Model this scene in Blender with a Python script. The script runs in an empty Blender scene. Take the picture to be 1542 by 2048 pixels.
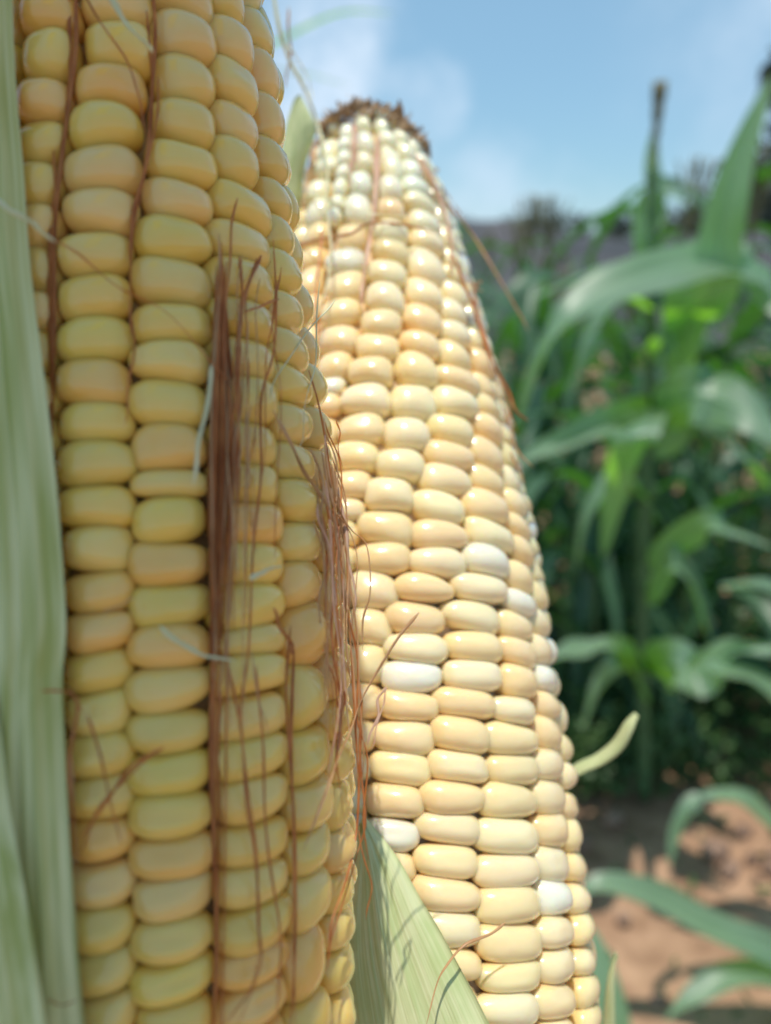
import bpy, bmesh, math, random
import numpy as np
from mathutils import Vector, Matrix
random.seed(7); rng = np.random.default_rng(7)
R = math.radians
SC = bpy.context.scene
COL = SC.collection

# ------------------------------------------------------------------ camera
PITCH = R(18.7); F = 1547.0; CAM = np.array([0.0, 0.0, 1.15])
cd = bpy.data.cameras.new('camera'); cam = bpy.data.objects.new('camera', cd); COL.objects.link(cam)
cam.location = CAM; cam.rotation_euler = (R(90)-PITCH, 0, 0)
cd.sensor_fit = 'VERTICAL'; cd.sensor_height = 36; cd.sensor_width = 27; cd.lens = F/2048*36
cd.clip_start = 0.005; cd.clip_end = 2000
cd.dof.use_dof = True; cd.dof.focus_distance = 0.094; cd.dof.aperture_fstop = 14.0
SC.camera = cam
RT = np.array([1.0, 0, 0]); FW = np.array([0, math.cos(PITCH), -math.sin(PITCH)]); UP = np.array([0, math.sin(PITCH), math.cos(PITCH)])
def P(px, py, d): return CAM + d*((px-771)/F*RT + (1024-py)/F*UP + FW)
def proj(p):
    q = np.asarray(p)-CAM; d = q@FW
    return 771+F*(q@RT)/d, 1024-F*(q@UP)/d, d
def nrm(v): v = np.asarray(v, float); return v/np.linalg.norm(v)

# ------------------------------------------------------------------ light
SUN = nrm([-0.08, -0.11, 0.98])
w = bpy.data.worlds.new('World'); SC.world = w; w.use_nodes = True
nt = w.node_tree; nt.nodes.clear()
def N(nt, t, **k):
    n = nt.nodes.new(t)
    for a, b in k.items(): setattr(n, a, b)
    return n
out = N(nt, 'ShaderNodeOutputWorld'); bg = N(nt, 'ShaderNodeBackground'); sky = N(nt, 'ShaderNodeTexSky')
sky.sky_type = 'NISHITA'; sky.sun_disc = False; sky.sun_elevation = math.asin(SUN[2]); sky.sun_rotation = math.atan2(SUN[0], SUN[1])
sky.dust_density = 0.15; sky.ozone_density = 2.6; sky.air_density = 1.0
bg.inputs[1].default_value = 0.118
tc = N(nt, 'ShaderNodeTexCoord')
nz = N(nt, 'ShaderNodeTexNoise'); nz.inputs['Scale'].default_value = 8; nz.inputs['Detail'].default_value = 6; nz.inputs['Roughness'].default_value = 0.6
nt.links.new(tc.outputs['Generated'], nz.inputs['Vector'])
wob = N(nt, 'ShaderNodeVectorMath', operation='SCALE'); wob.inputs['Scale'].default_value = 0.15
cen = N(nt, 'ShaderNodeVectorMath', operation='SUBTRACT'); cen.inputs[1].default_value = (.5, .5, .5)
nt.links.new(nz.outputs['Color'], cen.inputs[0]); nt.links.new(cen.outputs[0], wob.inputs[0])
wv = N(nt, 'ShaderNodeVectorMath', operation='ADD'); nt.links.new(tc.outputs['Generated'], wv.inputs[0]); nt.links.new(wob.outputs[0], wv.inputs[1])
# clouds: soft patches in fixed directions of the sky, broken up by noise
CL = [(655, 85, .085, 1.0), (590, 150, .075, .9), (850, 222, .058, .5), (775, 195, .05, .5), (895, 235, .03, .4), (1170, 410, .06, .3), (1110, 400, .04, .3), (700, 330, .12, .5), (1530, 110, .05, .3), (960, 440, .10, .5), (1500, 300, .1, .3), (-300, 200, .4, .9), (-600, -500, .5, .9), (2300, -200, .4, .7)]
acc = None
for px, py, rad, s in CL:
    d = nrm(P(px, py, 1)-CAM)
    ds = N(nt, 'ShaderNodeVectorMath', operation='DISTANCE'); ds.inputs[1].default_value = tuple(d); nt.links.new(wv.outputs[0], ds.inputs[0])
    mr = N(nt, 'ShaderNodeMapRange', interpolation_type='SMOOTHSTEP'); mr.inputs['From Min'].default_value = rad*1.15; mr.inputs['From Max'].default_value = rad*0.4
    mr.inputs['To Max'].default_value = s; nt.links.new(ds.outputs['Value'], mr.inputs['Value'])
    if acc is None: acc = mr.outputs[0]
    else:
        m = N(nt, 'ShaderNodeMath', operation='MAXIMUM'); nt.links.new(acc, m.inputs[0]); nt.links.new(mr.outputs[0], m.inputs[1]); acc = m.outputs[0]
n2 = N(nt, 'ShaderNodeTexNoise'); n2.inputs['Scale'].default_value = 2.2; n2.inputs['Detail'].default_value = 4
nt.links.new(tc.outputs['Generated'], n2.inputs['Vector'])
veil = N(nt, 'ShaderNodeMapRange'); veil.inputs['From Min'].default_value = .42; veil.inputs['From Max'].default_value = .75; veil.inputs['To Min'].default_value = .66; veil.inputs['To Max'].default_value = .75
nt.links.new(n2.outputs['Fac'], veil.inputs['Value'])
mix = N(nt, 'ShaderNodeMixRGB'); mix.inputs[2].default_value = (4.3, 5.2, 6.2, 1)
n4 = N(nt, 'ShaderNodeTexNoise'); n4.inputs['Scale'].default_value = 11; n4.inputs['Detail'].default_value = 6; n4.inputs['Roughness'].default_value = .62
nt.links.new(tc.outputs['Generated'], n4.inputs['Vector']); r4 = N(nt, 'ShaderNodeMapRange'); r4.inputs['From Min'].default_value = .36; r4.inputs['From Max'].default_value = .60; r4.inputs['To Min'].default_value = .25
nt.links.new(n4.outputs['Fac'], r4.inputs['Value']); m4 = N(nt, 'ShaderNodeMath', operation='MULTIPLY'); nt.links.new(acc, m4.inputs[0]); nt.links.new(r4.outputs[0], m4.inputs[1])
nt.links.new(m4.outputs[0], mix.inputs[0]); wb = N(nt, 'ShaderNodeMixRGB', blend_type='MULTIPLY'); wb.inputs[0].default_value = 1; wb.inputs[2].default_value = (.80, .98, .98, 1); nt.links.new(sky.outputs[0], wb.inputs[1]); hz = N(nt, 'ShaderNodeMixRGB'); hz.inputs[2].default_value = (1.75, 3.0, 4.1, 1); nt.links.new(veil.outputs[0], hz.inputs[0]); nt.links.new(wb.outputs[0], hz.inputs[1]); nt.links.new(hz.outputs[0], mix.inputs[1])
nt.links.new(mix.outputs[0], bg.inputs[0]); nt.links.new(bg.outputs[0], out.inputs[0])
sd = bpy.data.lights.new('sun', 'SUN'); sd.energy = 3.0; sd.angle = R(0.6); sd.color = (1, .95, .86)
so = bpy.data.objects.new('sun', sd); COL.objects.link(so); so.rotation_euler = Vector(SUN).to_track_quat('Z', 'Y').to_euler()
SC.view_settings.view_transform = 'Standard'; SC.view_settings.look = 'None'; SC.view_settings.gamma = 1
SC.view_settings.exposure = 0.5
SC.cycles.transparent_max_bounces = 12; SC.cycles.max_bounces = 8

# ------------------------------------------------------------------ materials
def mat(name): 
    m = bpy.data.materials.new(name); m.use_nodes = True
    return m, m.node_tree, m.node_tree.nodes['Principled BSDF']
def setp(b, **k):
    for a, v in k.items(): b.inputs[a.replace('_', ' ')].default_value = v
def leaf_mat(name, c1, c2, rough=.35, trans=.35, tcol=None, stripes=60, bump=.3, coat=0.0, rib=None):
    m, t, b = mat(name)
    uv = N(t, 'ShaderNodeUVMap'); mp = N(t, 'ShaderNodeMapping'); mp.inputs['Scale'].default_value = (stripes, 1.3, 1)
    t.links.new(uv.outputs[0], mp.inputs[0])
    n = N(t, 'ShaderNodeTexNoise'); n.inputs['Scale'].default_value = 1.0; n.inputs['Detail'].default_value = 3
    t.links.new(mp.outputs[0], n.inputs['Vector'])
    tc = N(t, 'ShaderNodeTexCoord'); nb = N(t, 'ShaderNodeTexNoise'); nb.inputs['Scale'].default_value = 6; t.links.new(uv.outputs[0], nb.inputs['Vector'])
    av = N(t, 'ShaderNodeMath', operation='ADD'); t.links.new(n.outputs['Fac'], av.inputs[0]); t.links.new(nb.outputs['Fac'], av.inputs[1])
    r = N(t, 'ShaderNodeValToRGB'); r.color_ramp.elements[0].position = .41; r.color_ramp.elements[1].position = .58
    hf = N(t, 'ShaderNodeMath', operation='MULTIPLY'); hf.inputs[1].default_value = .5; t.links.new(av.outputs[0], hf.inputs[0])
    r.color_ramp.elements[0].color = (*c1, 1); r.color_ramp.elements[1].color = (*c2, 1)
    t.links.new(hf.outputs[0], r.inputs[0]); cs = r.outputs[0]
    if rib:
        sx = N(t, 'ShaderNodeSeparateXYZ'); t.links.new(uv.outputs[0], sx.inputs[0]); s1 = N(t, 'ShaderNodeMath', operation='SUBTRACT'); s1.inputs[1].default_value = .5; t.links.new(sx.outputs[0], s1.inputs[0])
        ab = N(t, 'ShaderNodeMath', operation='ABSOLUTE'); t.links.new(s1.outputs[0], ab.inputs[0]); lm = N(t, 'ShaderNodeMapRange'); lm.inputs['From Min'].default_value = .05; lm.inputs['From Max'].default_value = .03; t.links.new(ab.outputs[0], lm.inputs['Value'])
        mr_ = N(t, 'ShaderNodeMixRGB'); mr_.inputs[2].default_value = (*rib, 1); t.links.new(lm.outputs[0], mr_.inputs[0]); t.links.new(cs, mr_.inputs[1]); cs = mr_.outputs[0]
    t.links.new(cs, b.inputs['Base Color'])
    setp(b, Roughness=rough, Coat_Weight=coat, Coat_Roughness=.45)
    bp = N(t, 'ShaderNodeBump'); bp.inputs['Strength'].default_value = bump; bp.inputs['Distance'].default_value = .0004
    t.links.new(n.outputs['Fac'], bp.inputs['Height']); t.links.new(bp.outputs[0], b.inputs['Normal'])
    tr = N(t, 'ShaderNodeBsdfTranslucent'); tr.inputs[0].default_value = (*(tcol or c2), 1); ms = N(t, 'ShaderNodeMixShader'); ms.inputs[0].default_value = trans
    o = t.nodes['Material Output']; t.links.new(b.outputs[0], ms.inputs[1]); t.links.new(tr.outputs[0], ms.inputs[2]); t.links.new(ms.outputs[0], o.inputs[0])
    return m
def kernel_mat(name, sub, srad, rough, mott):
    m, t, b = mat(name)
    a = N(t, 'ShaderNodeAttribute', attribute_name='tint')
    tc = N(t, 'ShaderNodeTexCoord')
    n = N(t, 'ShaderNodeTexNoise'); n.inputs['Scale'].default_value = 330; n.inputs['Detail'].default_value = 3
    t.links.new(tc.outputs['Object'], n.inputs['Vector'])
    mr = N(t, 'ShaderNodeMapRange'); mr.inputs['From Min'].default_value = .35; mr.inputs['From Max'].default_value = .75; mr.inputs['To Min'].default_value = 0; mr.inputs['To Max'].default_value = mott
    t.links.new(n.outputs['Fac'], mr.inputs['Value'])
    mx = N(t, 'ShaderNodeMixRGB'); mx.inputs[2].default_value = (.86, .74, .42, 1); t.links.new(mr.outputs[0], mx.inputs[0]); t.links.new(a.outputs['Color'], mx.inputs[1])
    t.links.new(mx.outputs[0], b.inputs['Base Color'])
    setp(b, Subsurface_Weight=sub, Subsurface_Scale=srad, Roughness=rough, Coat_Weight=.8, Coat_Roughness=.07, IOR=1.42)
    b.inputs['Subsurface Radius'].default_value = (1.0, .62, .22)
    n3 = N(t, 'ShaderNodeTexNoise'); n3.inputs['Scale'].default_value = 260; n3.inputs['Detail'].default_value = 2
    t.links.new(tc.outputs['Object'], n3.inputs['Vector'])
    bp = N(t, 'ShaderNodeBump'); bp.inputs['Strength'].default_value = .32; bp.inputs['Distance'].default_value = .0006
    t.links.new(n3.outputs['Fac'], bp.inputs['Height']); t.links.new(bp.outputs[0], b.inputs['Normal']); t.links.new(bp.outputs[0], b.inputs['Coat Normal'])
    return m
def plain(name, c1, c2, scale, rough=.7, bump=0, dist=.001, coord='Object', trans=0):
    m, t, b = mat(name)
    tc = N(t, 'ShaderNodeTexCoord'); n = N(t, 'ShaderNodeTexNoise'); n.inputs['Scale'].default_value = scale; n.inputs['Detail'].default_value = 7
    t.links.new(tc.outputs[coord], n.inputs['Vector'])
    r = N(t, 'ShaderNodeValToRGB'); r.color_ramp.elements[0].position = .35; r.color_ramp.elements[1].position = .66
    r.color_ramp.elements[0].color = (*c1, 1); r.color_ramp.elements[1].color = (*c2, 1)
    t.links.new(n.outputs['Fac'], r.inputs[0]); t.links.new(r.outputs[0], b.inputs['Base Color']); setp(b, Roughness=rough)
    if bump:
        bp = N(t, 'ShaderNodeBump'); bp.inputs['Strength'].default_value = bump; bp.inputs['Distance'].default_value = dist
        t.links.new(n.outputs['Fac'], bp.inputs['Height']); t.links.new(bp.outputs[0], b.inputs['Normal'])
    if trans:
        tr = N(t, 'ShaderNodeBsdfTranslucent'); t.links.new(r.outputs[0], tr.inputs[0]); ms = N(t, 'ShaderNodeMixShader'); ms.inputs[0].default_value = trans
        o = t.nodes['Material Output']; t.links.new(b.outputs[0], ms.inputs[1]); t.links.new(tr.outputs[0], ms.inputs[2]); t.links.new(ms.outputs[0], o.inputs[0])
    return m
M = {}
M['kernel_yellow'] = kernel_mat('yellow_kernel_skin', .55, .0018, .26, .12)
M['kernel_cream'] = kernel_mat('cream_kernel_skin', .65, .0026, .30, .25)
M['cob_y'] = plain('cob_chaff_yellow', (.60, .32, .10), (.72, .44, .17), 500, .8, .5, .0005)
M['cob_c'] = plain('cob_chaff_cream', (.78, .56, .34), (.84, .66, .42), 500, .8, .5, .0005)
M['husk'] = leaf_mat('husk_green', (.50, .52, .15), (.90, .86, .46), .5, .25, (.6, .6, .22), 17, .7)
M['shade_sheet'] = leaf_mat('straw_shade_sheet', (.62, .50, .24), (.82, .70, .42), .6, .6, (.95, .80, .48), 26, .5)  # translucent straw tone for the added sheet that shades the front ear
M['husk_pale'] = leaf_mat('husk_pale_green', (.60, .68, .32), (.78, .80, .46), .45, .22, (.5, .65, .28), 40, .6)
M['silk_brown'] = plain('silk_brown', (.50, .15, .04), (.76, .33, .10), 300, .35, trans=.45)
M['silk_gold'] = plain('silk_gold', (.55, .30, .13), (.80, .52, .28), 200, .35, trans=.4)
M['silk_pale_sunlit'] = plain('silk_pale_sunlit', (.74, .72, .46), (.88, .84, .60), 200, .35, trans=.4)  # pale silk; its bright tone also stands in for sun on shaded strands
M['silk_pink'] = plain('silk_pink', (.72, .42, .28), (.86, .62, .46), 200, .35, trans=.4)
M['tuft'] = plain('dried_tip_brown', (.20, .11, .055), (.58, .40, .23), 350, .85, .5, .0005)
M['mold'] = plain('grey_mould', (.26, .22, .17), (.48, .43, .36), 900, .95, .6, .0004)
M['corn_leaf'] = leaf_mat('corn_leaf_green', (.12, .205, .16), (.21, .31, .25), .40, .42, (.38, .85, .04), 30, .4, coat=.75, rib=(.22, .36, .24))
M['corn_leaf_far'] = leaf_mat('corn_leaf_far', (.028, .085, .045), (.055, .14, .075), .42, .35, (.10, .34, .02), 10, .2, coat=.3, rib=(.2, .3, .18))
M['stalk'] = plain('corn_stalk_green', (.05, .12, .05), (.08, .18, .07), 40, .5)
M['tassel'] = plain('tassel_brown', (.10, .11, .06), (.20, .18, .10), 60, .8)
M['weed'] = plain('weed_leaf', (.035, .09, .03), (.12, .23, .07), 9, .5, trans=.3)
M['treeleaf'] = plain('tree_leaf', (.03, .05, .042), (.065, .095, .075), 3, .6, trans=.2)
M['trunk'] = plain('trunk_bark', (.08, .06, .045), (.16, .12, .09), 12, .9)

# ------------------------------------------------------------------ mesh helpers
def mesh_obj(name, verts, faces, m=None, parent=None, smooth=True, uvs=None, tint=None):
    me = bpy.data.meshes.new(name); me.from_pydata([tuple(map(float, v)) for v in verts], [], [tuple(map(int, f)) for f in faces])
    if smooth: me.polygons.foreach_set('use_smooth', [True]*len(me.polygons))
    if uvs is not None:
        ul = me.uv_layers.new(name='UVMap'); li = np.empty(len(me.loops), int); me.loops.foreach_get('vertex_index', li)
        ul.data.foreach_set('uv', np.asarray(uvs, float)[li].ravel())
    if tint is not None:
        ca = me.color_attributes.new('tint', 'FLOAT_COLOR', 'POINT'); tt = np.ones((len(verts), 4)); tt[:, :3] = tint; ca.data.foreach_set('color', tt.ravel())
    if m: me.materials.append(m)
    me.update()
    o = bpy.data.objects.new(name, me); COL.objects.link(o)
    if parent: o.parent = parent; o.matrix_parent_inverse = Matrix.Translation(-Vector(parent.location)) if parent.location.length else Matrix.Identity(4)
    return o
def thing(name, loc, label, cat, group=None):
    o = bpy.data.objects.new(name, None); COL.objects.link(o); o.location = tuple(loc); o.empty_display_size = .02
    o['label'] = label; o['category'] = cat
    if group: o['group'] = group
    return o
def tag(o, **k):
    for a, v in k.items(): o[a] = v
    return o
def catmull(pts, n):
    p = np.asarray(pts, float); p = np.vstack([2*p[0]-p[1], p, 2*p[-1]-p[-2]]); k = len(p)-3
    out = []
    for s in np.linspace(0, k, n):
        i = min(int(s), k-1); f = s-i; a, b, c, d = p[i:i+4]
        out.append(.5*((2*b)+(-a+c)*f+(2*a-5*b+4*c-d)*f*f+(-a+3*b-3*c+d)*f**3))
    return np.array(out)
def tube(pts, rad, sides=6, flat=.6, twist=0.0):
    pts = np.asarray(pts); n = len(pts); T = np.gradient(pts, axis=0); T /= np.linalg.norm(T, axis=1)[:, None]+1e-12
    rad = np.broadcast_to(rad, (n,)); V = []; Fc = []
    ref = -FW
    for i in range(n):
        a = np.cross(T[i], ref); a = a/(np.linalg.norm(a)+1e-9); b = np.cross(a, T[i])
        for k in range(sides):
            th = 2*math.pi*k/sides; tw = twist*i/n
            x, y = math.cos(th), flat*math.sin(th); x, y = x*math.cos(tw)-y*math.sin(tw), x*math.sin(tw)+y*math.cos(tw)
            V.append(pts[i]+rad[i]*(x*a+y*b))
    for i in range(n-1):
        for k in range(sides):
            k2 = (k+1) % sides; Fc.append((i*sides+k, i*sides+k2, (i+1)*sides+k2, (i+1)*sides+k))
    Fc.append(tuple(range(sides))[::-1]); Fc.append(tuple((n-1)*sides+k for k in range(sides)))
    return V, Fc
def sheet(left, right, nu, nv, bulge=0, ridge=0, rfreq=9, thick=.0003, seed=0, bdir=None):
    """leaf surface between two edge curves; returns a closed thin solid"""
    L = catmull(left, nv); Rr = catmull(right, nv); r = np.random.default_rng(seed)
    ph = r.uniform(0, 6.28, 3); V = np.zeros((nv, nu, 3)); bd = -FW if bdir is None else bdir
    for i in range(nv):
        for j in range(nu):
            u = j/(nu-1)
            p = L[i]*(1-u)+Rr[i]*u + bd*(bulge*4*u*(1-u))
            p = p + bd*ridge*(math.sin(u*rfreq*6.28+ph[0])*.5+.35*math.sin(u*rfreq*2.3*6.28+ph[1]+i*.03)+.5*math.sin(i/nv*9+ph[2]+u*3))
            V[i, j] = p
    du = np.gradient(V, axis=1); dv = np.gradient(V, axis=0); nn = np.cross(du, dv); nn /= np.linalg.norm(nn, axis=2)[..., None]+1e-12
    if (nn.reshape(-1, 3).mean(0)@bd) < 0: nn = -nn
    e = np.sin(np.linspace(0, math.pi, nu))**.3; B = V-nn*thick*np.clip(e, .15, 1)[None, :, None]
    A = V.reshape(-1, 3); Bv = B.reshape(-1, 3); n = nu*nv; Fc = []
    for i in range(nv-1):
        for j in range(nu-1):
            a = i*nu+j; Fc.append((a, a+1, a+nu+1, a+nu)); Fc.append((n+a, n+a+nu, n+a+nu+1, n+a+1))
    for i in range(nv-1):
        for j in (0, nu-1):
            a = i*nu+j; Fc.append((a, a+nu, n+a+nu, n+a))
    for j in range(nu-1):
        for i in (0, nv-1):
            a = i*nu+j; Fc.append((a, a+1, n+a+1, n+a))
    U = np.array([(j/(nu-1), i/(nv-1)) for i in range(nv) for j in range(nu)]); U = np.vstack([U, U])
    return np.vstack([A, Bv]), Fc, U
def ico(n):
    bm = bmesh.new(); bmesh.ops.create_icosphere(bm, subdivisions=n, radius=1)
    v = np.array([x.co for x in bm.verts]); f = [tuple(q.index for q in p.verts) for p in bm.faces]; bm.free(); return v, f
ICO4, FICO4 = ico(5-1); ICO3, FICO3 = ico(3)

# ------------------------------------------------------------------ cobs
class Cob:
    def __init__(s, ys, cx, Rp, yflat, d0, tilt):
        vf = (1024-yflat)/F
        def depth(y):
            v = (1024-y)/F; t = (v-vf)*d0/(math.cos(tilt)-v*math.sin(tilt)); return d0+t*math.sin(tilt)
        s.Q = []; s.r = []
        for y, c, r in zip(ys, cx, Rp):
            d = depth(y); s.Q.append(P(c, y, d)); s.r.append(d*math.sin(math.atan(r/F)))
        s.Q = np.array(s.Q); s.r = np.array(s.r)
        # resample smoothly, t measured upward from the last (lowest) point
        pts = catmull(np.hstack([s.Q, s.r[:, None]])[::-1], 200); s.Qs = pts[:, :3]; s.rs = pts[:, 3]
        s.t = np.concatenate([[0], np.cumsum(np.linalg.norm(np.diff(s.Qs, axis=0), axis=1))]); s.L = s.t[-1]
        s.A = nrm(s.Qs[-1]-s.Qs[0]); m = s.Qs[90]; n0 = CAM-m; s.N0 = nrm(n0-(n0@s.A)*s.A); s.S = nrm(np.cross(s.A, s.N0))
        if s.S[0] < 0: s.S = -s.S
    def q(s, t): return np.stack([np.interp(t, s.t, s.Qs[:, k]) for k in range(3)], -1)
    def rad(s, t): return np.interp(t, s.t, s.rs)
    def pos(s, th, t, rho):
        th = np.asarray(th); t = np.asarray(t); r = s.rad(t)+rho
        return s.q(t)+(r*np.cos(th))[..., None]*s.N0+(r*np.sin(th))[..., None]*s.S
    def inv(s, px, py, rho=-.001, lim=1.15):
        th, t = 0.0, s.L*.5
        for it in range(25):
            x, y, _ = proj(s.pos(th, t, rho)); ex, ey = px-x, py-y
            if abs(ex)+abs(ey) < .05: break
            h = 1e-3; xa, ya, _ = proj(s.pos(th+h, t, rho)); xb, yb, _ = proj(s.pos(th, t+1e-4, rho))
            J = np.array([[(xa-x)/h, (xb-x)/1e-4], [(ya-y)/h, (yb-y)/1e-4]])
            d = np.linalg.lstsq(J, [ex, ey], rcond=None)[0]
            th = float(np.clip(th+np.clip(d[0], -.4, .4), -lim, lim)); t = float(np.clip(t+np.clip(d[1], -.05, .05), 0, s.L))
        return th, t
    def surf(s, px, py, off):
        th, t = s.inv(px, py, 0, 1.2); x, y, d = proj(s.pos(th, t, off)); return P(px, py, d)

def kernel_verts(cob, th0, th1, t0, t1, shear, bend, seed, base, depth=.0044, grow=1.08, lift=0.0, dim=.0001):
    r = np.random.default_rng(seed); u, v, w_ = base.T
    a = (2.75 if cob is front else 2.55)+r.uniform(-.25, .4); b = 2.15
    m = (np.abs(u)**a+np.abs(v)**a)**(1/a); k = (m**b+np.abs(w_)**b)**(1/b); u, v, w_ = u/k, v/k, w_/k
    th = (th0+th1)/2; t = (t0+t1)/2; hw = (th1-th0)/2*grow*(1.045 if cob is front else 1.03); hh = (t1-t0)/2*grow*(1.10 if cob is front else 1.10)
    ph = r.uniform(0, 6.28, 4)
    uu = u*(1+.04*np.sin(2*v+ph[0])+r.uniform(-.05, .05)*v); vv = v*(1+.06*np.sin(2.2*u+ph[1])+r.uniform(-.10, .10)*u)
    sag = .08*hh*np.cos(1.5*u+ph[2])
    TH = th+hw*uu; T = t+hh*vv+shear*u*hh+bend*hh*(u*u-.35)+sag
    d = min(depth, (t1-t0)*.72)
    rho = -d+d*w_*(1+.05*np.sin(2*u+ph[3]))+lift
    du, dv_ = r.uniform(-.2, .2), r.uniform(.1, .5); rho = rho-dim*np.exp(-((u-du)/.5)**2-((v-dv_)/.32)**2)*(w_ > 0)
    return cob.pos(TH, T, rho)

TINT = {
 'y': [(.85, .56, .13), (.85, .565, .14), (.86, .57, .155), (.85, .55, .12)],
 'g': [(.85, .57, .115), (.85, .57, .125)],
 'o': [(.89, .51, .125), (.89, .485, .11), (.89, .51, .14)],
 'p': [(.88, .555, .18), (.88, .55, .17)],
 'c': [(.88, .68, .38), (.88, .67, .36), (.89, .71, .43), (.88, .65, .35), (.87, .69, .37)],
 'k': [(.88, .64, .34), (.88, .65, .36)],
 'l': [(.88, .74, .48), (.87, .74, .45)],
 'v': [(.82, .84, .68), (.84, .83, .66), (.80, .83, .70)],
 'u': [(.86, .80, .56), (.85, .80, .60)],
 'w': [(.84, .79, .64), (.83, .79, .66)],
}
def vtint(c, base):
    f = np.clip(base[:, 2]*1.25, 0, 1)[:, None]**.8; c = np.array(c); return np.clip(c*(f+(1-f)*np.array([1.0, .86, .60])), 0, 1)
def tint(code, seed):
    r = random.Random(seed); c = r.choice(TINT[code]); j = r.uniform(.95, 1.04); return tuple(min(.93, x*j*r.uniform(.985, 1.015)) for x in c)

def build_cob(cob, root, columns, mk, dcode, delta, seed0, hfill, shears, extras=()):
    """columns: list (left to right) of lists of (x0,x1,y0,y1,code)"""
    kern = []; cols = []
    columns = [[(b[0], b[1], b[2], b[3], {'w': 'v', 'l': random.choice('uv') if b[3] < 330 else 'u'}.get(b[4], b[4]) if b[3] < 470 and cob.r.max() > .024 else b[4]) for b in c_] for c_ in columns]
    for ci, col in enumerate(columns):
        col = sorted(col, key=lambda b: b[2]); ks = []
        for b in col:
            x0, x1, y0, y1, code = b
            th0, _ = cob.inv(x0, (y0+y1)/2); th1, _ = cob.inv(x1, (y0+y1)/2); 
            thc, tc_ = cob.inv((x0+x1)/2, (y0+y1)/2, -.0005)
            if th1-th0 < delta*.8 or th1 > .95: 
                if thc > 0: th0 = max(th0, -3); th1 = th0+delta*(1.0 if thc > .5 else .8)
                else: th0 = th1-delta*.9
            if th1-th0 > delta*1.35: m = (th0+th1)/2; th0, th1 = m-delta*.65, m+delta*.65
            thm = min((th0+th1)/2, 1.1)
            xm = (x0+x1)/2
            tt = cob.inv(xm, y0, -.0005)[1]; tb = cob.inv(xm, y1, -.0005)[1]
            ks.append([th0, th1, tb, tt, code, (x1-x0)*(y1-y0)])
        for i in range(len(ks)-1):
            g = ks[i][2]-ks[i+1][3]
            if g < .0014: m = (ks[i][2]+ks[i+1][3])/2; ks[i][2] = m; ks[i+1][3] = m
        cols.append(ks)
        for i, k in enumerate(ks): kern.append((*k, shears[ci], True))
    for x0, x1, y0, y1, code in extras:
        ym, xm = (y0+y1)/2, (x0+x1)/2
        kern.append((cob.inv(x0, ym)[0], cob.inv(x1, ym)[0], cob.inv(xm, y1)[1], cob.inv(xm, y0)[1], code, 0, 0, False))
    # continue every column upward and downward, and fill the far side
    def ext(kb, ktop, sh):
        out = []; t = ktop[3]; th0, th1 = ktop[0], ktop[1]
        while t < cob.L-.002:
            h = hfill*(.75+.25*min(1, cob.rad(t)/.02))*random.uniform(.85, 1.12); out.append((th0, th1, t, t+h, dcode() if cob.rad(t) > .017 or dcode.__name__ == 'fy' else random.choice('vvuu'), 0, sh, False)); t += h
        t = kb[2]; th0, th1 = kb[0], kb[1]
        while t > .004:
            h = hfill*random.uniform(.85, 1.12); out.append((th0, th1, t-h, t, dcode(), 0, sh, False)); t -= h
        return out
    for ci, ks in enumerate(cols): kern += ext(ks[-1], ks[0], shears[ci])
    def bound(ks, side):
        ts = np.array([(k[2]+k[3])/2 for k in ks])[::-1]; th = np.array([k[side] for k in ks])[::-1]
        return lambda t: float(np.interp(t, ts, th))
    bl, br = bound(cols[0], 0), bound(cols[-1], 1)
    tm = cob.L*.5; gap = 2*math.pi-(br(tm)-bl(tm)); nf = max(1, round(gap/delta))
    for j in range(nf):
        t = .004+random.uniform(0, hfill)
        while t < cob.L-.003:
            h = hfill*random.uniform(.85, 1.12); l = bl(t)+2*math.pi; r_ = br(t)
            a = r_+(l-r_)*j/nf; b = r_+(l-r_)*(j+1)/nf
            kern.append((a, b, t, t+h, dcode(), 0, 0, False)); t += h
    meas = sorted([i for i, k in enumerate(kern) if k[7]], key=lambda i: -kern[i][5])[:100]; ms = set(meas)
    RV, RF, RC = [], [], []; base = 0
    for i, k in enumerate(kern):
        th0, th1, t0, t1, code, _, sh, me = k
        bend = random.uniform(-.03, .06); dim = max(0, random.gauss(.0001, .00012))
        if cob is front and t0 < front_low: g_ = min(1, (front_low-t0)/.02); bend += .22*g_; dim += .0004*g_*random.random()
        if i in ms or me:
            v = kernel_verts(cob, th0, th1, t0, t1, sh, bend, seed0+i, ICO4 if i in ms else ICO3, lift=random.uniform(-.0002, .0003), dim=dim)
        else: v = kernel_verts(cob, th0, th1, t0, t1, sh, bend, seed0+i, ICO3, lift=random.uniform(-.0003, .0002), dim=dim)
        if i in ms:
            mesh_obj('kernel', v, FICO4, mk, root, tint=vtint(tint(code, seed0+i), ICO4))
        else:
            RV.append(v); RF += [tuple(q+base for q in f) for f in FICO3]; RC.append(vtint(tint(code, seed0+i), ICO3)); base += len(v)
    o = mesh_obj('kernel_rows', np.vstack(RV), RF, mk, root, tint=np.vstack(RC)); o['kind'] = 'stuff'
    return kern
def cob_core(cob, root, m, inset):
    n = 90; ns = 48; V = []; Fc = []
    for i in range(n):
        t = cob.L*i/(n-1)
        for k in range(ns):
            V.append(cob.pos(2*math.pi*k/ns, t, -min(inset, cob.rad(t)*.6)+.0004*math.sin(k*2.1+i*1.7)))
    for i in range(n-1):
        for k in range(ns): k2 = (k+1) % ns; Fc.append((i*ns+k, i*ns+k2, (i+1)*ns+k2, (i+1)*ns+k))
    Fc.append(tuple(range(ns))[::-1]); Fc.append(tuple((n-1)*ns+k for k in range(ns)))
    return mesh_obj('cob_core', V, Fc, m, root)

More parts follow.
